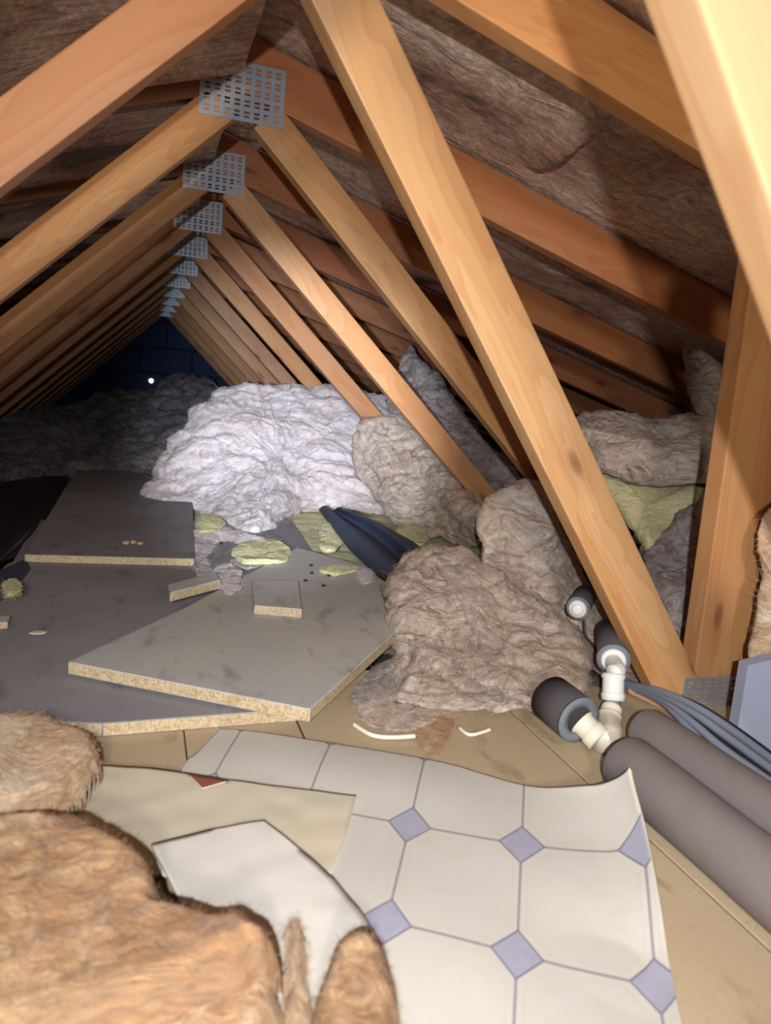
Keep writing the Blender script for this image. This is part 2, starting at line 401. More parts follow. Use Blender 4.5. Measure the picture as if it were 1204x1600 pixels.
# ------------------------------------------------------------------ roof trusses
def plate_me(wd, ht, cols, rows):
    """nail plate with punched pairs of slots, thickness .0015, centred in x, z"""
    xs = [0.]; kx = []
    mx = wd*.03; cw = (wd-2*mx)/cols
    xs.append(mx); kx.append(0)
    for c in range(cols):
        for fr, k in ((.22, 0), (.56, 1), (.22, 0)): xs.append(xs[-1]+fr*cw); kx.append(k)
    xs.append(wd); kx.append(0)
    zs = [0.]; kz = []; mz = ht*.03; rh = (ht-2*mz)/rows
    zs.append(mz); kz.append(0)
    for r in range(rows):
        for fr, k in ((.2, 0), (.22, 1), (.16, 0), (.22, 1), (.2, 0)): zs.append(zs[-1]+fr*rh); kz.append(k)
    zs.append(ht); kz.append(0)
    bm = bmesh.new(); g = {}
    def V(i, j):
        if (i, j) not in g:
            g[i, j] = bm.verts.new((xs[i]-wd/2, 0, zs[j]-ht/2))
        return g[i, j]
    for i in range(len(kx)):
        for j in range(len(kz)):
            if kx[i] and kz[j]: continue
            bm.faces.new((V(i, j), V(i+1, j), V(i+1, j+1), V(i, j+1)))
    r = bmesh.ops.extrude_face_region(bm, geom=bm.faces[:])
    for e in r['geom']:
        if isinstance(e, bmesh.types.BMVert): e.co.y -= .0016
    bmesh.ops.recalc_face_normals(bm, faces=bm.faces)
    me = bpy.data.meshes.new('nail_plate'); bm.to_mesh(me); bm.free(); me.materials.append(GALV); return me
PL = plate_me(.155, .102, 8, 5); PL2 = plate_me(.14, .11, 8, 6)
TH, WW, RW = .036, .070, .097
ordinals = {-2: 'closest to the camera, only its pale right brace in frame', -1: 'second from the camera, with a steep brace meeting an upright post',
            0: 'third from the camera, showing its whole large apex plate', 1: 'fourth from the camera, its brace ending in wool near the brown heap',
            2: 'fifth from the camera, two behind the large apex plate', 3: 'sixth from the camera, its plate fourth in the row below the ridge', 4: 'seventh from the camera, above the bright wool heap',
            5: 'eighth from the camera, partly hidden by nearer ones', 6: 'ninth from the camera, partly hidden by nearer ones', 7: 'tenth from the camera, third from the block wall',
            8: 'eleventh from the camera, second from the block wall', 9: 'farthest from the camera, just before the block wall'}
tones = {-2: (.70, .68, .64), -1: (1.0, .93, .82), 0: (1, .9, .74), 1: (1, .88, .8), 2: (1, .85, .8), 3: (1, .86, .72), 4: (.86, .76, .8), 5: (.9, .8, .84), 6: (.9, .8, .72), 7: (.8, .66, .62), 8: (.85, .7, .55), 9: (.8, .66, .55)}  # nearest truss: overexposure by the close lamp offset with a darker tone
def down_right(x0, z0, deg, z1=-.018):
    t = (z0-z1)/math.tan(math.radians(deg)); return (x0+t, z1)
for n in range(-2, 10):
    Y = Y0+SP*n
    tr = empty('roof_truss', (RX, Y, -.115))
    tag(tr, 'timber roof truss, '+ordinals[n], 'roof truss', 'roof trusses in a row under the ridge')
    tc = tones[n]
    rz = ZTOP-.006
    L = 3.05
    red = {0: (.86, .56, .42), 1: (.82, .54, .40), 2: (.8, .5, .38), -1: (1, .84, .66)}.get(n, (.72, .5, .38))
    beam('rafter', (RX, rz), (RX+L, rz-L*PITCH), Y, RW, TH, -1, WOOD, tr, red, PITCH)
    beam('rafter', (RX, rz-.0), (RX-L, rz-L*PITCH), Y+.0, RW, TH, 1, WOOD, tr, (.42, .32, .26), PITCH)  # left rafter tinted dark: the shade on it is in the timber colour
    beam('tie_beam', (RX-L, -.018), (RX+L, -.018), Y, RW, TH, -1, WOOD, tr, (.7, .55, .42))
    # braces: inner (lower) edge lines
    if n >= 0:
        a = (-.012, .925) ; dg = 44.3; wd = .066
        e = down_right(a[0], a[1], dg, -.02)
        beam('brace', a, e, Y+.0, wd, TH, 1, WOOD, tr, tc)
    elif n == -1:
        p = onY(488, 0, Y); q = onY(1040, 1080, Y)
        beam('brace', (p[0]-.03, p[2]+.042), (q[0], q[2]-.03), Y, .076, TH, 1, WOOD, tr, tc)
        p = onY(1184, 380, Y); q = onY(1093, 1045, Y); zt = roofz(.69)-.10
        beam('post', (p[0], zt), (p[0], -.018), Y+.002, .098, TH, 1, WOOD, tr, (.9, .75, .6))
    else:
        p = onY(1092, 0, Y); q = onY(1232, 400, Y)
        dx = (q[0]-p[0])/(q[2]-p[2])
        beam('brace', (p[0]+dx*.2, p[2]+.2), (p[0]+dx*(-.02-p[2]), -.02), Y, .076, TH, 1, WOOD, tr, tc)
    e = down_right(0, .935, 43.3, -.02)[0]
    zi = .937 if n >= 0 else .925
    col = {0: (1, .84, .62), 1: (.82, .66, .48), -1: (.84, .68, .66)}.get(n, (.62, .46, .32))  # left braces darken with distance: light falloff painted into the tint
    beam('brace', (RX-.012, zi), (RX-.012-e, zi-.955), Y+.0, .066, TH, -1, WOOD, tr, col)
    pl = link_mesh('nail_plate', PL, None, tr); pl.location = (0.0, -.0006, .983+.115); pl.rotation_euler = (0, math.radians(.8), 0)
    if n == -1:
        c = onY(1128, 1096, Y); pl = link_mesh('nail_plate', PL2, None, tr); pl.location = (c[0]-RX-.01, -.001, c[2]+.115-.012)

# ------------------------------------------------------------------ boards
def slab(name, px, z, th, m, parent=None, zs=None, lab=None, groove=None, edges=EDGE, **k):
    """board: top corners from points seen in the photograph lying at height z (or zs each), thickness th"""
    top = [onZ(p[0], p[1], (zs[i] if zs else z)) for i, p in enumerate(px)]
    return slabw(name, top, th, m, parent, lab, edges, **k)
def slabw(name, top, th, m, parent=None, lab=None, edges=EDGE, bev=.0012):
    n = len(top); c = sum(top)/n
    o3 = np.array([c[0], c[1], min(t[2] for t in top)-th])
    bm = bmesh.new()
    tv = [bm.verts.new(tuple(t-o3)) for t in top]; bv = [bm.verts.new(tuple(t-o3-np.array([0, 0, th]))) for t in top]
    ft = bm.faces.new(tv); fb = bm.faces.new(bv[::-1])
    for i in range(n):
        f = bm.faces.new((tv[i], bv[i], bv[(i+1) % n], tv[(i+1) % n])); f.material_index = 1
    bmesh.ops.recalc_face_normals(bm, faces=bm.faces)
    if bev: bmesh.ops.bevel(bm, geom=bm.edges[:], offset=bev, segments=1, affect='EDGES')
    me = bpy.data.meshes.new(name); bm.to_mesh(me); bm.free(); me.materials.append(m); me.materials.append(edges)
    o = link_mesh(name, me, None, parent); o.location = Vector(o3)
    if lab: tag(o, *lab)
    return o
A = np.array
# tan loft boards in the foreground, joints running away from the camera
for x0, x1, lab in ((-.95, -.1375, 'tan floor board at the left, mostly under the torn wool batts'), (-.136, .014, 'narrow tan floor board between two dark joints under the grey board'),
                    (.0165, .336, 'tan floor board under the patterned vinyl and the brown wool heap'), (.338, 1.25, 'bare tan floor board at lower right beside the lagged pipes')):
    slabw('floor_board', [A([x0, -.35, 0]), A([x1, -.35, 0]), A([x1, 1.16, 0]), A([x0, 1.16, 0])], .018, TANCHIP, None, (lab, 'floor board', 'tan floor boards'), edges=STAIN, bev=.001)

GB = slab('chipboard_sheet', [(-120, 1118), (160, 1130), (482, 1106), (560, 975), (455, 812), (58, 812)], .019, .0185, GREYCHIP2, lab=('large flat grey chipboard panel under the two others, with a pale oval blob', 'chipboard sheet', 'chipboard sheets laid as flooring'))
CB = slab('chipboard_sheet', [(38, 866), (304, 873), (299, 735), (118, 735)], .038, .0185, GREYCHIP2, lab=('grey chipboard panel at far left, its pale front edge towards the camera', 'chipboard sheet', 'chipboard sheets laid as flooring'))
DB = slab('chipboard_sheet', [(106, 1034), (484, 1108), (615, 990), (585, 890), (465, 855), (292, 948)], .041, .0185, GREYCHIP, zs=[.042, .044, .048, .044, .04, .04], lab=('light grey chipboard panel turned at an angle, grooved pale edge facing the camera', 'chipboard sheet', 'chipboard sheets laid as flooring'))
# strip of wood chips and a knot of plaster on the panels
def lump(name, c, r, m, seed, lab, sub=3, sq=(1, 1, .6), amp=.3, parent=None):
    bm = bmesh.new(); bmesh.ops.create_icosphere(bm, subdivisions=sub, radius=1)
    for v in bm.verts:
        k = 1+amp*mn.noise(v.co*1.6+Vector((seed, 0, 0)))+amp*.5*mn.noise(v.co*4+Vector((seed, 3, 0)))
        v.co = Vector((v.co.x*r*sq[0]*k, v.co.y*r*sq[1]*k, v.co.z*r*sq[2]*k))
    me = bpy.data.meshes.new(name); bm.to_mesh(me); bm.free()
    me.polygons.foreach_set('use_smooth', [True]*len(me.polygons))
    o = link_mesh(name, me, m, parent); o.location = Vector([float(a) for a in c]); 
    if lab: tag(o, *lab)
    return o
# offcuts: small chipboard blocks
def offcut(px4, z, th, lab):
    top = [onZ(p[0], p[1], z) for p in px4]; return slabw('chipboard_offcut', top, th, GREYCHIP, None, (lab, 'offcut', 'chipboard offcuts on the panels'), bev=.002)
offcut([(266, 926), (345, 906), (338, 893), (262, 913)], .062, .019, 'pale bar-shaped chipboard offcut, the left of the two small pieces')
offcut([(397, 946), (472, 952), (466, 907), (393, 906)], .060, .017, 'square grey chipboard offcut with pale front edge, the right of the two small pieces')
offcut([(0-20, 962), (16, 962), (12, 972), (-30, 975)], .03, .018, 'orange-brown wood end at the far left edge of the picture')

# ------------------------------------------------------------------ wool heaps
def fibres(name, verts, normals, count, length, rad, m, parent, seed, lift=.3, droop=.3):
    r = np.random.RandomState(seed); idx = r.randint(0, len(verts), count); vs = []; fs = []
    for i in idx:
        p = verts[i].copy(); nrm = normals[i]
        d = r.normal(size=3); d -= nrm*(d@nrm)*(1-lift); d /= np.linalg.norm(d); d = d+nrm*lift*.8; d /= np.linalg.norm(d)
        L = length*(.4+.9*r.rand()); cur = r.normal(size=3)*.9
        base = len(vs); k = 5
        a = np.cross(d, r.normal(size=3)); a /= np.linalg.norm(a); b = np.cross(d, a)
        for s in range(k):
            rr = rad*(1-.7*s/(k-1))
            for q in range(3):
                an = 2.094*q; vs.append(p+(a*math.cos(an)+b*math.sin(an))*rr)
            d = d + cur*.25 + r.normal(size=3)*.12 - A([0, 0, droop*.3]); d /= np.linalg.norm(d)
            p = p + d*L/k
        for s in range(k-1):
            for q in range(3):
                q2 = (q+1) % 3; fs.append((base+s*3+q, base+s*3+q2, base+s*3+3+q2, base+s*3+3+q))
    me = bpy.data.meshes.new(name)
    base = np.array(parent.location)
    me.from_pydata([tuple(v-base) for v in vs], [], fs)
    o = link_mesh(name, me, m, parent); o['kind'] = 'stuff'
    return o

def vnormals(V, F):
    n = np.zeros_like(V); a, b, c, d = (V[F[:, k]] for k in range(4))
    fn = np.cross(c-a, d-b)
    for k in range(4): np.add.at(n, F[:, k], fn)
    return n/np.maximum(np.linalg.norm(n, axis=1), 1e-12)[:, None]

def heap(name, outline, centre, front, back, m, lab, NT=300, NR=80, amp=1., seed=0, fib=700, flen=.02, frad=.0004, fmat=None, stretch=(1, 1, 2.4), prof=.5, edge=5., lay=1.):
    """a lump of wool: outline points (px, py, Y or None when it rests on the boards), a centre, and how far it bulges to front and back"""
    P3 = []
    for q in outline:
        w3 = onY(q[0], q[1], q[2]) if q[2] is not None else onZ(q[0], q[1], q[3] if len(q) > 3 else .0)
        P3.append((q[0], q[1], w3[1]))
    P = A(P3); n = len(P)
    # closed catmull-rom, uniform in pixel length
    pts = []
    for i in range(n):
        a, b, c, d = P[i-1], P[i], P[(i+1) % n], P[(i+2) % n]
        for k in range(16):
            t = k/16; pts.append(.5*((2*b)+(c-a)*t+(2*a-5*b+4*c-d)*t*t+(3*b-a-3*c+d)*t**3))
    pts = A(pts); seg = np.linalg.norm(np.diff(np.vstack([pts, pts[:1]])[:, :2], axis=0), axis=1); cum = np.concatenate([[0], np.cumsum(seg)])
    ts = np.linspace(0, cum[-1], NT, endpoint=False); pc = np.vstack([pts, pts[:1]])
    B = np.stack([np.interp(ts, cum, pc[:, k]) for k in range(3)], 1)
    # ragged outline
    q = np.stack([B[:, 0]/26, B[:, 1]/26, np.full(NT, seed*3.3)], 1)
    B[:, :2] += edge*np.stack([fbm(q, 3), fbm(q+50, 3)], 1)
    cpt = A([centre[0], centre[1], centre[2]])
    rr = np.linspace(0, 1, NR+1)[1:]**.8
    ring = []
    Rg = rr[:, None]
    px = cpt[0]+(B[None, :, 0]-cpt[0])*Rg; py = cpt[1]+(B[None, :, 1]-cpt[1])*Rg; Yb = cpt[2]+(B[None, :, 2]-cpt[2])*Rg
    bl = np.maximum(1-np.repeat(Rg, NT, 1)**2.6, 0)**prof
    def surf(Y):
        v = np.stack([px-CX, py-CY, np.full(px.shape, FPX)], -1)
        w3 = np.stack([v@RT, v@Dv, v@UP], -1); return CAM + w3*((Y-CAM[1])/w3[..., 1])[..., None]
    Fv = surf(Yb - front*bl).reshape(-1, 3); Bv = surf(Yb + back*bl).reshape(-1, 3)[:-NT]   # rim shared
    c0 = onY(cpt[0], cpt[1], cpt[2]-front); c1 = onY(cpt[0], cpt[1], cpt[2]+back)
    V = np.vstack([Fv, Bv, [c0], [c1]]); nF = len(Fv); nB = len(Bv); ic0 = nF+nB; ic1 = ic0+1
    fs = []
    k = np.arange(NT); k2 = (k+1) % NT
    for r in range(NR-1): fs.append(np.stack([r*NT+k, r*NT+k2, (r+1)*NT+k2, (r+1)*NT+k], 1)[:, ::-1])
    for r in range(NR-2): fs.append(np.stack([nF+r*NT+k, nF+(r)*NT+k2, nF+(r+1)*NT+k2, nF+(r+1)*NT+k], 1))
    fs.append(np.stack([nF+(NR-2)*NT+k, nF+(NR-2)*NT+k2, (NR-1)*NT+k2, (NR-1)*NT+k], 1))
    F = np.vstack(fs)
    nr = vnormals(V, F)
    if (nr[:nF, 1].mean()) > 0: nr = -nr
    nr[ic0] = nr[:NT].mean(0); nr[ic1] = nr[nF:nF+NT].mean(0)
    st = A(stretch)
    sd = A([seed*7.1, seed*1.7, seed*3.9])
    wq = V + .11*vnoise(V*4+sd) + .035*vnoise(V*14+sd) + .010*vnoise(V*40+sd)
    bil = lambda f, o_: np.minimum(2.6*np.abs(perlin(wq*f*st+sd+o_)), .9)
    r1 = bil(5, 0); r2 = bil(12, 9); r3 = bil(30, 4); l0 = fbm(V*4.5+sd, 2); r4 = fbm(wq*85*st, 3)
    dsp = amp*(.034*l0 + lay*(.022*(r1-.5) + .0075*(r2-.5) + .0022*(r3-.45)) + .0014*r4)
    V = V + nr*dsp[:, None]
    V[:, 2] = np.maximum(V[:, 2], .002+.004*(fbm(V*20, 2)+.5)) if not lab or lab[-1] != 'deep' else V[:, 2]
    faces = [tuple(f) for f in F] + [(ic0, int(a), int(b)) for a, b in zip(k, k2)] + [(ic1, nF+int(b), nF+int(a)) for a, b in zip(k, k2)]
    org = A([V[:, 0].mean(), V[:, 1].mean(), V[:, 2].min()])
    me = bpy.data.meshes.new(name); me.from_pydata([tuple(v) for v in V-org], [], faces)
    bm = bmesh.new(); bm.from_mesh(me); bmesh.ops.recalc_face_normals(bm, faces=bm.faces); bm.to_mesh(me); bm.free()
    me.polygons.foreach_set('use_smooth', [True]*len(me.polygons))
    o = link_mesh(name, me, m); o.location = Vector(org)
    tag(o, lab[0], lab[1], 'heaps of loft insulation')
    if fib:
        fibres('loose_fibres', V[:nF], nr[:nF], fib*5, flen*1.2, frad*.6, fmat or m, o, seed+5)
    return o

# far left: low dim wool field towards the gable
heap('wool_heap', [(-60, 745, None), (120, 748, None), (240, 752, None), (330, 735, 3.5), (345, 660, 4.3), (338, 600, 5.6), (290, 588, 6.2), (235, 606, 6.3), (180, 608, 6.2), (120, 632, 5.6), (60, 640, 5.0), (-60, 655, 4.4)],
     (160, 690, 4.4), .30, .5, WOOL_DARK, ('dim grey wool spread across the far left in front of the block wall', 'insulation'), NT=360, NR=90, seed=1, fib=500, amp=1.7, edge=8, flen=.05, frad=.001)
# bright heap
heap('wool_heap', [(228, 792, None), (300, 800, None), (345, 822, None), (400, 838, None), (440, 820, None), (480, 800, None), (560, 800, 2.75), (640, 790, 2.7), (680, 730, 2.9), (640, 650, 3.1), (560, 606, 3.2), (480, 604, 3.2), (400, 598, 3.2), (345, 604, 3.15), (305, 640, 3.05), (255, 700, 2.95), (232, 750, 2.85)],
     (440, 710, 3.0), .20, .16, WOOL_PALE, ('largest pale wool heap, brightly lit by the torch beside the far left panel', 'insulation'), NT=460, NR=130, seed=2, fib=1400, amp=1.1, edge=8, flen=.03, frad=.0006)
# ridge behind with a square block corner
heap('wool_batt', [(608, 660, 2.85), (604, 610, 2.95), (612, 585, 2.95), (622, 570, 3.0), (640, 540, 3.0), (668, 562, 2.9), (720, 640, 2.7), (775, 700, 2.5), (815, 760, 2.35), (760, 830, 2.2), (700, 815, 2.3), (640, 740, 2.6)],
     (690, 690, 2.66), .05, .12, WOOL_GREY, ('grey upright wool batt behind the third and fourth trusses, rising to a pointed corner', 'insulation'), NT=340, NR=90, seed=3, fib=500, amp=.9, edge=4)
heap('wool_heap', [(560, 660, 2.65), (620, 650, 2.6), (690, 700, 2.4), (745, 775, 2.1), (760, 830, 2.0), (735, 860, None), (680, 845, None), (628, 832, None), (590, 790, 2.4), (555, 730, 2.6)],
     (660, 765, 2.35), .10, .08, WOOL_BROWN, ('greyish wool lump between the bright heap and the brown heap, above the navy plastic', 'insulation'), NT=300, NR=80, seed=4, fib=500, amp=1.0, edge=5)
# large brown heap: tall back column and round front roll
heap('wool_heap', [(752, 795, 1.42), (790, 762, 1.45), (850, 756, 1.45), (890, 840, 1.42), (925, 920, 1.42), (975, 1010, 1.35), (960, 1080, 1.2), (880, 1100, 1.15), (790, 1090, 1.15), (745, 980, 1.25), (748, 870, 1.35)],
     (850, 950, 1.40), .08, .16, WOOL_BROWN, ('tall brown wool column beside the steep brace, behind the round brown roll', 'insulation'), NT=340, NR=100, seed=5, fib=700, amp=.75, edge=5)
heap('wool_heap', [(603, 930, 1.35), (622, 865, 1.42), (680, 842, 1.42), (742, 862, 1.38), (790, 900, 1.35), (870, 960, 1.3), (918, 1010, 1.2), (905, 1080, None), (840, 1112, None), (750, 1118, None), (660, 1112, None), (600, 1092, None), (610, 1040, None)],
     (735, 1000, 1.25), .10, .10, WOOL_BROWN, ('round folded roll of beige wool on the tan boards, left of the white pipe fittings', 'insulation'), NT=420, NR=120, seed=6, fib=1300, amp=.85, edge=5)
heap('wool_tuft', [(556, 1092, None), (610, 1082, None), (668, 1095, None), (690, 1120, None), (640, 1142, None), (580, 1138, None), (556, 1120, None)],
     (622, 1112, 1.03), .03, .04, WOOL_BROWN, ('flat brown wool tuft at the front left foot of the beige roll', 'insulation'), NT=180, NR=40, seed=7, fib=300, amp=.45, edge=4)
heap('wool_tuft', [(648, 1115, 1.02), (700, 1108, 1.02), (712, 1135, None), (700, 1160, None), (680, 1182, None), (660, 1176, None), (645, 1150, None)],
     (678, 1145, .95), .02, .03, WOOL_TAN, ('tongue of tan wool hanging down from the beige roll over the vinyl edge', 'insulation'), NT=140, NR=36, seed=8, fib=250, amp=.3, edge=4, flen=.014)
heap('wool_tuft', [(590, 1045, None), (615, 1035, None), (640, 1060, None), (625, 1090, None), (570, 1100, None), (545, 1098, None), (560, 1075, None)],
     (598, 1070, 1.1), .03, .04, WOOL_GREY, ('grey wool scrap tucked between the angled panel and the beige roll', 'insulation'), NT=140, NR=36, seed=9, fib=250, amp=.5, edge=4)
# right back
heap('wool_heap', [(905, 655, 1.7), (960, 640, 1.8), (1020, 655, 1.8), (1080, 648, 1.75), (1150, 660, 1.6), (1160, 760, 1.4), (1100, 765, 1.45), (1020, 755, 1.5), (960, 740, 1.55), (915, 720, 1.6)],
     (1030, 700, 1.6), .10, .35, WOOL_BROWN, ('grey-brown wool layer at far right under the eaves, above the yellow batt', 'insulation'), NT=280, NR=80, seed=10, fib=500, amp=.8, edge=4)
heap('yellow_batt', [(930, 735, 1.65), (985, 728, 1.65), (1060, 752, 1.6), (1110, 760, 1.5), (1075, 830, 1.45), (1020, 870, 1.4), (985, 830, 1.5), (945, 770, 1.6)],
     (1010, 790, 1.55), .05, .15, WOOL_YELLOW, ('smooth pale yellow glass wool batt seen between the steep brace and the post', 'insulation'), NT=200, NR=60, seed=11, fib=200, amp=.35, edge=4, lay=.4)
heap('wool_heap', [(1000, 850, 1.45), (1045, 800, 1.5), (1100, 758, 1.5), (1150, 760, 1.4), (1160, 900, 1.3), (1150, 1040, 1.15), (1090, 1060, 1.15), (1040, 960, 1.2), (1010, 900, 1.3)],
     (1090, 910, 1.3), .08, .2, WOOL_GREY, ('dark brown wool filling the gap between the steep brace and the post', 'insulation'), NT=240, NR=70, seed=12, fib=500, amp=.7, edge=4)
heap('wool_flap', [(1068, 548, 1.75), (1100, 552, 1.7), (1140, 590, 1.65), (1150, 650, 1.6), (1090, 650, 1.65), (1072, 610, 1.7)],
     (1105, 605, 1.68), .03, .06, WOOL_GREY, ('small brown wool flap pushed up against the rafters beside the post', 'insulation'), NT=160, NR=40, seed=13, fib=200, amp=.4, edge=4)
heap('wool_heap', [(900, 930, 1.3), (950, 930, 1.35), (1000, 1010, 1.25), (1030, 1080, 1.12), (980, 1100, 1.05), (900, 1100, 1.1), (880, 1020, 1.2)],
     (955, 1030, 1.22), .03, .15, WOOL_BROWN, ('brown wool bed behind the white fittings at the foot of the brace', 'insulation'), NT=220, NR=60, seed=14, fib=300, amp=.5, edge=4)
# debris field behind the angled panel
heap('wool_tuft', [(305, 830, None, .03), (345, 822, None, .03), (400, 838, None, .03), (430, 850, None, .03), (405, 885, None, .03), (350, 890, None, .03), (318, 905, None, .03), (300, 880, None, .03)],
     (360, 862, 2.05), .03, .04, WOOL_PALE, ('flat grey-white wool scraps spilling between the far left panel and the offcuts', 'insulation'), NT=220, NR=50, seed=15, fib=400, amp=.5, edge=6)
for i, (c, r, mm, lab) in enumerate([((410, 862), (48, 22), WOOL_YELLOW, 'yellow wool scrap in front of the bright heap, largest of the scraps'), ((325, 818), (24, 16), WOOL_YELLOW, 'yellow wool scrap beside the right corner of the far left panel'),
        ((520, 836), (26, 24), WOOL_YELLOW, 'yellow wool scrap at the left side of the navy plastic'), ((527, 891), (34, 8), WOOL_YELLOW, 'thin yellow wool strip on the angled panel'),
        ((355, 905), (28, 22), WOOL_PALE, 'grey-white wool scrap just behind the bar-shaped offcut'), ((570, 900), (14, 14), WOOL_PALE, 'tiny white wool scrap at the right end of the angled panel'),
        ((640, 838), (30, 18), WOOL_YELLOW, 'yellow wool scrap behind the navy plastic'), ((18, 918), (20, 16), WOOL_YELLOW, 'yellow wool scrap at the left edge by the black sheet')]):
    ol = [(c[0]+r[0]*math.cos(a)*(1+.2*math.sin(3*a+i)), c[1]+r[1]*math.sin(a)*(1+.2*math.cos(2*a+i)), None, .045) for a in np.linspace(0, 2*math.pi, 9)[:-1]]
    heap('wool_tuft', ol, (c[0], c[1], onZ(c[0], c[1], .05)[1]), .03, .03, mm, (lab, 'insulation'), NT=110, NR=26, seed=20+i, fib=120, amp=.4, edge=3, flen=.015)

# foreground batts
def sheetheap(name, px, zt, th, m, lab, seed, step=.006, amp=1., fib=900, flen=.02, soft=.03, rag=.012, warm=None):
    """thick flat batt lying down: top outline seen in the photograph at height zt, rounded sides to the boards"""
    P = A([onZ(p[0], p[1], p[2] if len(p) > 2 else zt)[:2] for p in px])
    x0, y0 = P.min(0)-.03; x1, y1 = P.max(0)+.03
    xs = np.arange(x0, x1, step); ys = np.arange(y0, y1, step); Xg, Yg = np.meshgrid(xs, ys); Q = np.stack([Xg.ravel(), Yg.ravel()], 1)
    q3 = np.column_stack([Q, np.full(len(Q), seed*2.)])
    Qw = Q + rag*np.stack([fbm(q3*16, 4), fbm(q3*16+30, 4)], 1)
    n = len(P); ins = np.zeros(len(Q), bool); dmin = np.full(len(Q), 9.)
    for i in range(n):
        a, b = P[i], P[(i+1) % n]; ab = b-a
        t = np.clip(((Qw-a)@ab)/(ab@ab), 0, 1); dmin = np.minimum(dmin, np.linalg.norm(Qw-(a+t[:, None]*ab), axis=1))
        c = (a[1] > Qw[:, 1]) != (b[1] > Qw[:, 1]); ins ^= c & (Qw[:, 0] < (b[0]-a[0])*(Qw[:, 1]-a[1])/((b[1]-a[1]) or 1e-9)+a[0])
    sd = np.where(ins, dmin, -dmin)
    h = np.clip(sd/soft, 0, 1); h = np.sqrt(np.maximum(1-(1-h)**2, 0))
    w3 = q3+.05*vnoise(q3*6)
    tex = .016*fbm(q3*5, 2) + .003*(1-2*np.abs(perlin(w3*A([12, 17, 1])))) + .0016*(1-2*np.abs(perlin(w3*A([40, 55, 1])+7))) + .0008*fbm(w3*130, 2)
    ztop = (zt-th) + th*h + tex*amp*h
    keep = sd > -.0001
    idx = -np.ones(len(Q), int); idx[keep] = np.arange(keep.sum()); W = len(xs)
    V = np.column_stack([Q, ztop])[keep]; nk = len(V)
    Vb = V.copy(); Vb[:, 2] = zt-th
    fs = []
    g = idx.reshape(len(ys), W)
    a = g[:-1, :-1]; b = g[:-1, 1:]; c = g[1:, 1:]; d = g[1:, :-1]
    ok = (a >= 0) & (b >= 0) & (c >= 0) & (d >= 0)
    F = np.stack([a[ok], b[ok], c[ok], d[ok]], 1)
    V2 = np.vstack([V, Vb]); F2 = np.vstack([F, F[:, ::-1]+nk])
    nr = vnormals(V2[:nk], F); 
    org = A([V[:, 0].mean(), V[:, 1].mean(), zt-th])
    me = bpy.data.meshes.new(name); me.from_pydata([tuple(v) for v in V2-org], [], [tuple(f) for f in F2])
    bm = bmesh.new(); bm.from_mesh(me)
    bmesh.ops.delete(bm, geom=[v for v in bm.verts if not v.link_faces], context='VERTS')
    bmesh.ops.bridge_loops  # (outline sides meet the base: top rim is already at base height)
    bmesh.ops.remove_doubles(bm, verts=bm.verts, dist=.0008); bm.to_mesh(me); bm.free()
    me.polygons.foreach_set('use_smooth', [True]*len(me.polygons))
    o = link_mesh(name, me, m); o.location = Vector(org); tag(o, lab[0], lab[1], 'heaps of loft insulation')
    if fib:
        rim = (sd[keep] < .03)
        if rim.sum() > 10: fibres('edge_fibres', V[rim], nr[rim]*.6+A([0, 0, .3]), int(fib*1.2), flen*.45, .00014, warm or m, o, seed, .8)
        fibres('loose_fibres', V, nr, int(fib*2), flen*.45, .00012, warm or m, o, seed+1)
    return o
sheetheap('fibre_batt', [(-250, 1240), (-40, 1250), (60, 1256), (130, 1256), (205, 1284), (256, 1322), (276, 1368), (335, 1384), (400, 1390), (458, 1432), (444, 1474), (340, 1510), (230, 1560), (120, 1590), (-60, 1640), (-300, 1680)], .085, .08, WOOL_TAN,
          ('big tan fibre batt filling the lower left corner, torn along its right edge', 'insulation'), 31, step=.0035, fib=1600)
sheetheap('fibre_batt', [(436, 1470), (448, 1520), (445, 1600), (430, 1720), (0, 1800), (-200, 1720), (60, 1640), (250, 1575), (330, 1500), (400, 1460)], .058, .054, WOOL_CREAM,
          ('lower pale fibre layer showing below the split at the bottom left', 'insulation'), 32, step=.0035, fib=900, soft=.02, rag=.007)
sheetheap('fibre_batt', [(500, 1470), (540, 1445), (585, 1440), (612, 1475), (632, 1530), (650, 1620), (640, 1760), (520, 1760), (500, 1640), (490, 1540)], .07, .065, WOOL_TAN,
          ('small tan fibre batt standing at the bottom centre on the vinyl', 'insulation'), 33, step=.003, fib=900, soft=.02)
sheetheap('fibre_batt', [(-120, 1120), (20, 1100), (80, 1098), (110, 1112), (150, 1128), (165, 1160), (140, 1195), (105, 1225), (60, 1256), (-100, 1262)], .06, .058, WOOL_CREAM,
          ('fluffy orange and cream fibre tuft at the left edge beside the big batt', 'insulation'), 34, step=.0035, fib=1400, flen=.028)
sheetheap('fibre_strip', [(432, 1440), (450, 1418), (475, 1430), (486, 1480), (490, 1560), (495, 1700), (420, 1720), (430, 1540)], .04, .036, WOOL_CREAM,
          ('whitish wisp of fibre between the big tan batt and the small one', 'insulation'), 35, step=.003, fib=900, soft=.02, flen=.028)

sheetheap('wool_quilt', [(250, 900), (280, 800), (420, 750), (560, 755), (760, 800), (780, 900), (660, 960), (560, 950), (400, 930)], -.012, .10, WOOL_YELLOW,
          ('low yellow and grey wool quilt between the joists behind the angled panel', 'insulation'), 36, step=.008, fib=500, amp=.8)
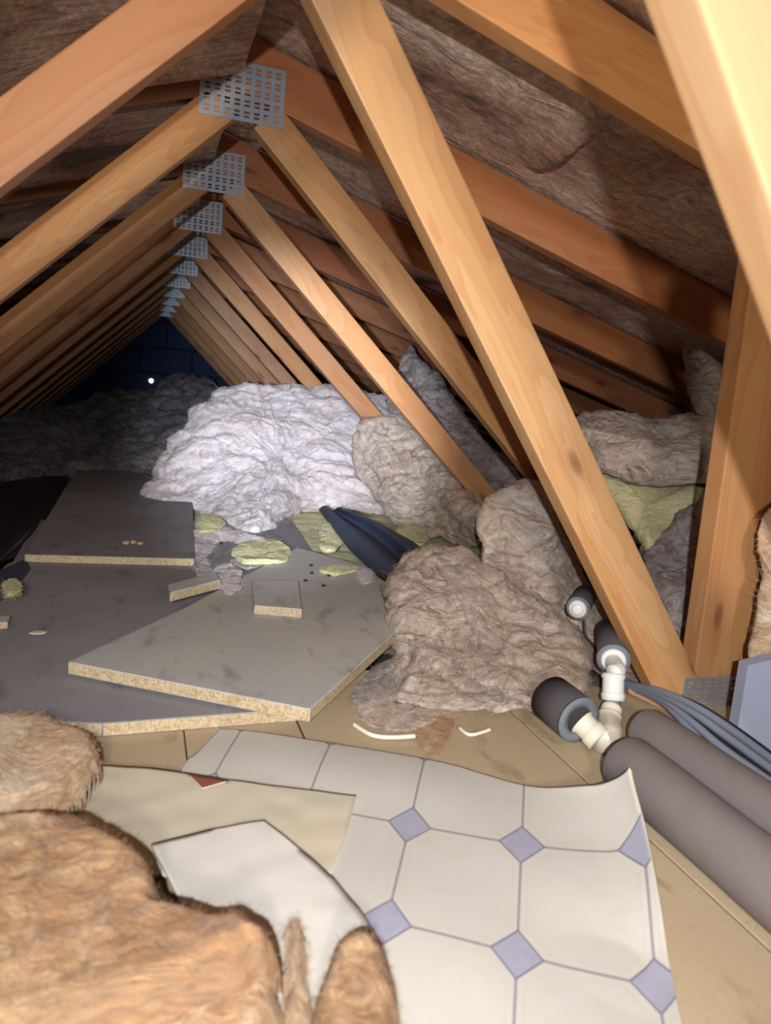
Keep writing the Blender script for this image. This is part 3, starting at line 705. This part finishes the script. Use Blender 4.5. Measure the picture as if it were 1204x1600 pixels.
# ------------------------------------------------------------------ vinyl
# homography from the photograph's pattern to tile units
src = A([(637, 1296), (817, 1328), (1000, 1365), (800, 1505), (1030, 1545), (606, 1453)], float); dst = A([(0, 0), (1, 0), (2, 0), (1, 1), (2, 1), (0, 1)], float)
G = A([onZ(x, y, .004)[:2] for x, y in src])
rows = []
for (x, y), (a, b) in zip(G, dst):
    rows.append([x, y, 1, 0, 0, 0, -a*x, -a*y, -a]); rows.append([0, 0, 0, x, y, 1, -b*x, -b*y, -b])
H = np.linalg.svd(A(rows))[2][-1].reshape(3, 3)
def tile_uv(p):
    q = H@A([p[0], p[1], 1]); return q[0]/q[2], q[1]/q[2]
def vinyl_sheet():
    # flat outline in the photograph (before curling), left edge -> right edge strips
    Lp = [(345, 1146), (300, 1185), (290, 1210), (300, 1300), (420, 1480), (560, 1900)]
    nu, nv = 90, 90
    topc = spline([onZ(x, y, .004) for x, y in ((343, 1145), (400, 1150), (540, 1172), (680, 1196), (760, 1218), (830, 1243), (900, 1262), (975, 1285))], 20)
    rightp = spline([onZ(x, y, .004) for x, y in ((975, 1285), (1002, 1350), (1024, 1430), (1042, 1505), (1060, 1590), (1086, 1720))], 20)
    def samp(P, t):
        f = t*(len(P)-1); i = min(int(f), len(P)-2); return P[i].lerp(P[i+1], f-i)
    leftp = spline([onZ(x, y, .004) for x, y in ((343, 1145), (312, 1178), (283, 1212), (300, 1320), (420, 1500), (540, 1720))], 20)
    botp = spline([onZ(x, y, .004) for x, y in ((540, 1720), (800, 1720), (1080, 1720))], 20)
    V = []; UVs = []
    for j in range(nv+1):
        t = j/nv
        for i in range(nu+1):
            s = i/nu
            p = (samp(leftp, t)*(1-s)+samp(rightp, t)*s) + (samp(topc, s)*(1-t)+samp(botp, s)*t) - (topc[0]*(1-s)*(1-t)+topc[-1]*s*(1-t)+botp[0]*(1-s)*t+botp[-1]*s*t)
            UVs.append(tile_uv(p))
            # curl at the far right corner and lifted right edge
            e = max(0, (s-.52)/.48); g = max(0, 1-t/.62)
            lift = .050*(e**2.2)*(g**1.4) + .014*max(0, (s-.9)/.1)**1.5*(1-t*.7) + .004*math.sin(s*5)*math.sin(t*6+.5)**2 + .002
            p = Vector(p); p.z = .004+max(lift, 0); p.x += .0*e
            V.append(tuple(p))
    F = [(j*(nu+1)+i, j*(nu+1)+i+1, (j+1)*(nu+1)+i+1, (j+1)*(nu+1)+i) for j in range(nv) for i in range(nu)]
    o3 = (.2, .6, 0)
    me = bpy.data.meshes.new('vinyl_sheet'); me.from_pydata([(a-o3[0], b-o3[1], c) for a, b, c in V], [], [f[::-1] for f in F])
    uv = me.uv_layers.new(name='tiles')
    for l in me.loops: uv.data[l.index].uv = UVs[l.vertex_index]
    me.polygons.foreach_set('use_smooth', [True]*len(me.polygons))
    me.materials.append(VINYL); me.materials.append(BACKWHITE); me.materials.append(VEDGE)
    o = link_mesh('vinyl_sheet', me, None); o.location = o3
    so = o.modifiers.new('thickness', 'SOLIDIFY'); so.thickness = .0035; so.offset = 1; so.material_offset = 1; so.material_offset_rim = 2; so.use_rim = True
    tag(o, 'cream vinyl sheet with octagon tiles and lilac-grey squares, curled at its right corner', 'vinyl flooring')
    return o
VS = vinyl_sheet()
# the grey-shaded folded-over sheets on top
def flat_sheet(name, px, z, th, m, lab, zs=None, sub=26, wav=.002):
    P = [onZ(p[0], p[1], (zs[i] if zs else z)) for i, p in enumerate(px)]
    bm = bmesh.new(); vs = [bm.verts.new(tuple(p)) for p in P]; bm.faces.new(vs)
    bmesh.ops.triangulate(bm, faces=bm.faces[:]); 
    for _ in range(4): bmesh.ops.subdivide_edges(bm, edges=bm.edges[:], cuts=1, use_grid_fill=True)
    for v in bm.verts: v.co.z += wav*(mn.noise(v.co*14)+.6*mn.noise(v.co*31))
    c = A([sum(v.co.x for v in bm.verts)/len(bm.verts), sum(v.co.y for v in bm.verts)/len(bm.verts), min(v.co.z for v in bm.verts)])
    for v in bm.verts: v.co -= Vector(c)
    bmesh.ops.recalc_face_normals(bm, faces=bm.faces)
    for f in bm.faces:
        if f.normal.z < 0: f.normal_flip()
    me = bpy.data.meshes.new(name); bm.to_mesh(me); bm.free(); me.polygons.foreach_set('use_smooth', [True]*len(me.polygons))
    me.materials.append(m); me.materials.append(VEDGE)
    o = link_mesh(name, me, None); o.location = Vector(c)
    so = o.modifiers.new('thickness', 'SOLIDIFY'); so.thickness = th; so.offset = 1; so.material_offset_rim = 1
    tag(o, *lab); return o
flat_sheet('vinyl_offcut', [(130, 1194), (300, 1211), (352, 1221), (556, 1246), (541, 1300), (516, 1366), (470, 1380), (330, 1400), (150, 1330), (62, 1262)], .012, .003, BACKING, ('beige underside of a turned-over vinyl piece lying left of the octagon sheet', 'vinyl flooring', 'turned-over vinyl pieces'))
flat_sheet('vinyl_offcut', [(236, 1322), (330, 1298), (412, 1284), (470, 1330), (520, 1374), (560, 1425), (590, 1470), (560, 1640), (400, 1640), (300, 1450)], .019, .003, BACKWHITE, ('smooth white underside of a vinyl piece beside the torn edge of the tan batt', 'vinyl flooring', 'turned-over vinyl pieces'))
flat_sheet('card_scrap', [(296, 1213), (354, 1222), (316, 1233)], .0175, .0012, RED, ('small brick-red triangular scrap on the beige vinyl underside', 'scrap'), wav=0)

# ------------------------------------------------------------------ pipes, fittings, cables at the right
def perp(p, q): return (q-p)/np.linalg.norm(q-p)
# two lagged pipes; axis heights are the lagging radius
R1 = .036
a = onZ(982, 1196, R1); b = onZ(1204, 1378, R1); d = perp(a, b)
t1 = empty('lagged_pipe', a); tag(t1, 'fat grey foam-lagged pipe nearest the camera, running off at lower right', 'pipe', 'lagged pipes')
pts = [a+d*s for s in np.linspace(0, 1.0, 24)]
def lagg(nm, pts, R, m, par, n=28, rend=True, seed=0):
    rad = []; P = []
    for i, p in enumerate(pts):
        k = i/(len(pts)-1)
        rad.append(R*(1+.03*mn.noise(Vector((i*.4+seed, 0, 0))))); P.append(p)
    if rend:
        d0 = (P[1]-P[0])/np.linalg.norm(P[1]-P[0])
        P = [P[0]-d0*R*.30, P[0]-d0*R*.27, P[0]-d0*R*.16, P[0]-d0*.0]+P[1:]; rad = [R*.5, R*.75, R*.93, R]+rad[1:]
    return tube(nm, P, rad, m, par, n)
lagg('foam_sleeve', pts, R1, LAGGING, t1)
# slit line along the sleeve
sl = [p + A([-.004, -.012, .0335])*1.0 for p in pts[1:]]
tube('slit_seam', sl, .0016, LAGDARK, t1, 6)
a2 = onZ(1012, 1142, .036); b2 = onZ(1215, 1280, .036); d2 = perp(a2, b2)
t2 = empty('lagged_pipe', a2); tag(t2, 'second grey foam-lagged pipe, lying behind the nearest one below the cables', 'pipe', 'lagged pipes')
lagg('foam_sleeve', [a2+d2*s for s in np.linspace(0, .95, 22)], .031, LAGGING, t2, seed=3)
# upright dark sleeve behind the brace with white elbow below
def ringtube(nm, p, q, ro, ri, m, par, n=28):
    """open-ended hollow sleeve p->q with wall"""
    P = [Vector(x) for x in (p, p, q, q)]
    vs = []; fs = []; ax = (Vector(q)-Vector(p)).normalized(); ref = Vector((0, 0, 1)) if abs(ax.z) < .9 else Vector((1, 0, 0)); x = ax.cross(ref).normalized(); y = ax.cross(x)
    prof = [(Vector(p), ro), (Vector(q), ro), (Vector(q), ri), (Vector(p), ri)]
    for c, r in prof:
        for k in range(n):
            an = 2*math.pi*k/n; vs.append(tuple(c+(x*math.cos(an)+y*math.sin(an))*r))
    for s in range(4):
        s2 = (s+1) % 4
        for k in range(n): fs.append((s*n+k, s*n+(k+1) % n, s2*n+(k+1) % n, s2*n+k))
    return raw(nm, vs, fs, m, par, True)
Yp = .965
top = onY(955, 985, Yp+.09); bot = onY(958, 1030, Yp)
t3 = empty('lagged_pipe', bot); tag(t3, 'short dark foam-lagged pipe leaning behind the brace foot, open end down', 'pipe', 'lagged pipes')
ringtube('foam_sleeve', top, bot, .0245, .014, LAGDARK, t3)
dd = perp(top, bot); ringtube('cut_end', bot-dd*.002, bot+dd*.003, .0255, .013, LAGGREY, t3)
# white push-fit chain: stub in sleeve -> elbow -> coupling -> down to lower elbow
ft = empty('pipe_fitting', onZ(945, 1160, 0)); tag(ft, 'white plastic push-fit elbows and coupling joining the lagged pipes', 'pipe fitting')
e0 = bot; e1 = onY(958, 1052, Yp-.045); e2 = onY(957, 1098, Yp-.06); e3 = onY(950, 1130, Yp-.085)
ringtube('collar', bot+dd*.001-dd*.006, bot+dd*.008, .0185, .011, WHITEP, ft)
tube('elbow', spline([tuple(bot-dd*.01), tuple(bot+dd*.014), tuple(e1*.6+bot*.4+A([0, -.01, 0])), tuple(e1)], 8), .0125, WHITEP, ft, 24)
tube('coupling', [tuple(e1+(e2-e1)*k) for k in (0, .02, .12, .14, .2, .24, .62, .66, .72, .76, .92, .95)], [.012, .0165, .0175, .0175, .0155, .0155, .0155, .0155, .0175, .0175, .0165, .012], WHITEP, ft, 24)
tube('insert', [tuple(e2-(e2-e1)*.06), tuple(e2+(e3-e2)*.35)], .0115, LAGGREY, ft, 20)
s0 = onY(908, 1128, Yp-.11); m0 = onY(936, 1156, Yp-.135)
tube('elbow', spline([tuple(e2+(e3-e2)*.25), tuple(e3), tuple(onY(950, 1150, Yp-.125)), tuple(m0)], 8), [.0150]*5+[.0185]*14+[.0175]*6, CREAMP, ft, 24)
tube('socket', spline([tuple(m0), tuple(m0*.5+s0*.5), tuple(s0)], 6), [.0185]*6+[.0165]*5+[.019]*2, CREAMP, ft, 24)
# dark sleeve the socket goes in
q0 = s0; q1 = onY(880, 1106, Yp-.07)
t4 = empty('lagged_pipe', q1); tag(t4, 'dark foam-lagged pipe stub holding the lower white elbow, beside the brown wool', 'pipe', 'lagged pipes')
dq = perp(q1, q0); ringtube('foam_sleeve', q1-dq*.03, q0-dq*.006, .0335, .0195, LAGDARK, t4)
ringtube('cut_end', q0-dq*.008, q0-dq*.004, .0335, .020, LAGGREY, t4)
t5 = empty('lagged_pipe', onY(925, 1080, 1.12)); tag(t5, 'dark ragged foam stub behind the white coupling', 'pipe', 'lagged pipes')
tube('foam_sleeve', [tuple(onY(916, 1062, 1.10)), tuple(onY(930, 1080, 1.06)), tuple(onY(950, 1102, 1.04))], [.022, .026, .026], LAGDARK, t5, 20)
# small capped pipe higher up
k0 = onY(903, 950, 1.14); k1 = onY(914, 930, 1.21); dk = perp(k1, k0)
t6 = empty('capped_pipe', k0); tag(t6, 'small white capped pipe end in grey foam, poking out of the brown wool', 'pipe')
ringtube('foam_sleeve', k1, k0, .0205, .013, LAGDARK, t6); ringtube('cut_end', k0-dk*.003, k0+dk*.002, .0205, .014, LAGGREY, t6)
tube('cap', [tuple(k0-dk*.004), tuple(k0+dk*.008), tuple(k0+dk*.010), tuple(k0+dk*.011), tuple(k0+dk*.014), tuple(k0+dk*.015)], [.0155, .0155, .0135, .0095, .009, .006], WHITEP, t6, 24)
def cable(nm, px, r, m, lab, n=8):
    pts = spline([onY(x, y, Y) if Y > 0 else onZ(x, y, -Y) for x, y, Y in px], 12)
    o = tube(nm, [tuple(p) for p in pts], r, m, None, n); tag(o, *lab); return o
cable('cable', [(912, 968, 1.18), (914, 992, 1.17), (926, 1008, 1.16), (940, 1030, 1.15), (946, 1050, 1.15)], .0025, CABLED, ('thin black wire dropping from the small capped pipe', 'cable'))
grp = 'cable bundle over the lagged pipes'
for i, (off, rr, mm, lab) in enumerate([((0, 0), .0062, CABLE, 'uppermost grey cable in the bundle at the right edge'), ((-4, 13), .0062, CABLE, 'second grey cable from the top of the bundle'),
      ((-12, 30), .0058, CABLE, 'third grey cable from the top, sagging in the bundle'), ((-6, 22), .0024, CABLED, 'thin black wire within the grey cable bundle'), ((2, -7), .0020, CABLED, 'thin black wire along the top of the cable bundle'),
      ((-20, 42), .0050, CABLE, 'lowest grey cable of the bundle, beside the tan strip')]):
    ox, oy = off
    cable('cable', [(975, 1068+oy*.1, 1.02), (1030, 1080+oy*.35, .93), (1085+ox*.6, 1103+oy*.75, .86), (1140+ox, 1138+oy, .80), (1215+ox*.5, 1192+oy*1.1, .72), (1330, 1275+oy*1.1, .62)], rr, mm, (lab, 'cable', grp))
tube_o = cable('timber_strip', [(982, 1079, 1.0), (1060, 1118, .92), (1130, 1165, .84), (1215, 1218, .76), (1330, 1290, .66)], .0058, plain('tan_strip', lin(176, 138, 100), .7, 0, 60, .2), ('thin tan strip running along below the grey cables', 'strip'), 6)
cable('white_cable', [(553, 1132, -.006), (580, 1148, -.006), (610, 1152, -.006), (648, 1150, -.006)], .0032, CABLEW, ('short white cable loop at the foot of the flat brown tuft', 'cable'))
cable('white_cable', [(718, 1138, -.005), (735, 1148, -.005), (765, 1140, -.006)], .0026, CABLEW, ('short white cable end under the middle of the beige roll', 'cable'))

# pale panel and wool lump at the right edge
Yq = .80
pp = [onY(1168, 1040, Yq), onY(1290, 1010, Yq-.05), onY(1290, 1240, Yq-.05), onY(1150, 1150, Yq)]
vs = [tuple(p) for p in pp]+[tuple(p+A([.003, .02, 0])) for p in pp]
tag(raw('grey_panel', vs, [(0, 1, 2, 3), (7, 6, 5, 4), (0, 4, 5, 1), (1, 5, 6, 2), (2, 6, 7, 3), (3, 7, 4, 0)], GREYPANEL), 'pale grey upright panel at the right edge beside the lower nail plate', 'panel')
heap('wool_tuft', [(1170, 1030, .84), (1178, 960, .86), (1186, 890, .88), (1180, 855, .88), (1192, 800, .9), (1250, 780, .88), (1290, 900, .84), (1290, 1050, .80), (1215, 1052, .82)],
     (1230, 930, .86), .02, .04, WOOL_CREAM, ('pale cream wool piece at the right edge above the grey panel', 'insulation'), NT=200, NR=50, seed=40, fib=200, amp=.25, edge=3)

# ------------------------------------------------------------------ navy plastic, black sheet
def ribbon(nm, rows_px, m, lab, th=.003):
    """sheet from rows of (px,py,z) points"""
    rows_ = [spline([onZ(x, y, z) for x, y, z in r], 8) for r in rows_px]; k = len(rows_[0]); V = []; 
    cols = [spline([r[i] for r in rows_], 8) for i in range(k)]; L = len(cols[0])
    for c in cols: V += [tuple(p) for p in c]
    F = [(i*L+j, (i+1)*L+j, (i+1)*L+j+1, i*L+j+1) for i in range(k-1) for j in range(L-1)]
    o = raw(nm, V, F, m, None, True); s = o.modifiers.new('thickness', 'SOLIDIFY'); s.thickness = th; tag(o, *lab); return o
ribbon('plastic_channel', [[(497, 796, .06), (540, 852, .05), (575, 885, .05), (606, 912, .05)], [(507, 790, .10), (560, 836, .10), (600, 872, .10), (628, 905, .10)],
                           [(520, 797, .075), (570, 828, .07), (612, 860, .07), (645, 895, .07)], [(530, 793, .11), (580, 812, .11), (625, 842, .11), (665, 876, .11)], [(545, 800, .05), (600, 824, .05), (645, 846, .05), (685, 880, .05)]], NAVY,
       ('navy blue folded plastic channel sticking out from under the wool onto the angled panel', 'plastic channel'))
o = ribbon('plastic_sheet', [[(-80, 790, .0), (-20, 760, .01), (60, 745, .02), (125, 742, .015)], [(-90, 830, .01), (-20, 810, .03), (40, 780, .012), (105, 765, .02)], [(-90, 870, .015), (-20, 845, .01), (30, 835, .035), (70, 815, .01)],
                             [(-90, 930, .0), (-30, 905, .02), (0, 880, .01), (38, 865, .01)]], BLACKP, ('wrinkled black polythene sheet at the left edge beside the far left panel', 'plastic sheet'))
slab('navy_strip', [(-30, 925), (-10, 895), (42, 872), (48, 888), (20, 925), (-20, 950)], .022, .02, NAVY, edges=NAVY, lab=('small navy blue strip at the left edge below the black sheet', 'strip'))
# chips and grit on the panels
for i, (x, y, r, mm, lab) in enumerate([(197, 848, .006, EDGE, 'left of three tan wood chips on the far left panel'), (208, 847, .006, EDGE, 'middle of three tan wood chips on the far left panel'), (219, 849, .005, EDGE, 'right of three tan wood chips on the far left panel')]):
    lump('wood_chip', onZ(x, y, .041), r*1.5, mm, i, (lab, 'wood chip', 'tan wood chips'), 2)
lump('plaster_smear', onZ(59, 988, .0195), .012, CREAMP, 4, ('pale oval plaster blob on the large grey panel', 'plaster blob'), 3, (1.1, .9, .12), .2)
for i, (x, y) in enumerate([(477, 907), (487, 895), (505, 915), (514, 899), (486, 883), (345, 848)]):
    lump('grit_crumb', onZ(x, y, .046), .0045, DEBRIS, 9+i, ('black crumb on the grey panel near the yellow strip' if i < 5 else 'black crumb among the scraps by the far left panel', 'crumb', 'black crumbs on the grey panel' if i < 5 else 'lone black crumb'), 2)
# tiny hole of daylight in the gable foot
mg, nt, bb = mat('daylight_gap'); bb.inputs['Emission Color'].default_value = (1, .95, .75, 1); bb.inputs['Emission Strength'].default_value = 14
g = onY(236, 595, GY-.004)
bm = bmesh.new(); bmesh.ops.create_icosphere(bm, subdivisions=2, radius=.017)
for v in bm.verts: v.co.y *= .2
me = bpy.data.meshes.new('vent_hole'); bm.to_mesh(me); bm.free()
o = link_mesh('vent_hole', me, mg); o.location = Vector(g); tag(o, 'tiny bright daylight hole low in the dark block wall', 'vent hole')
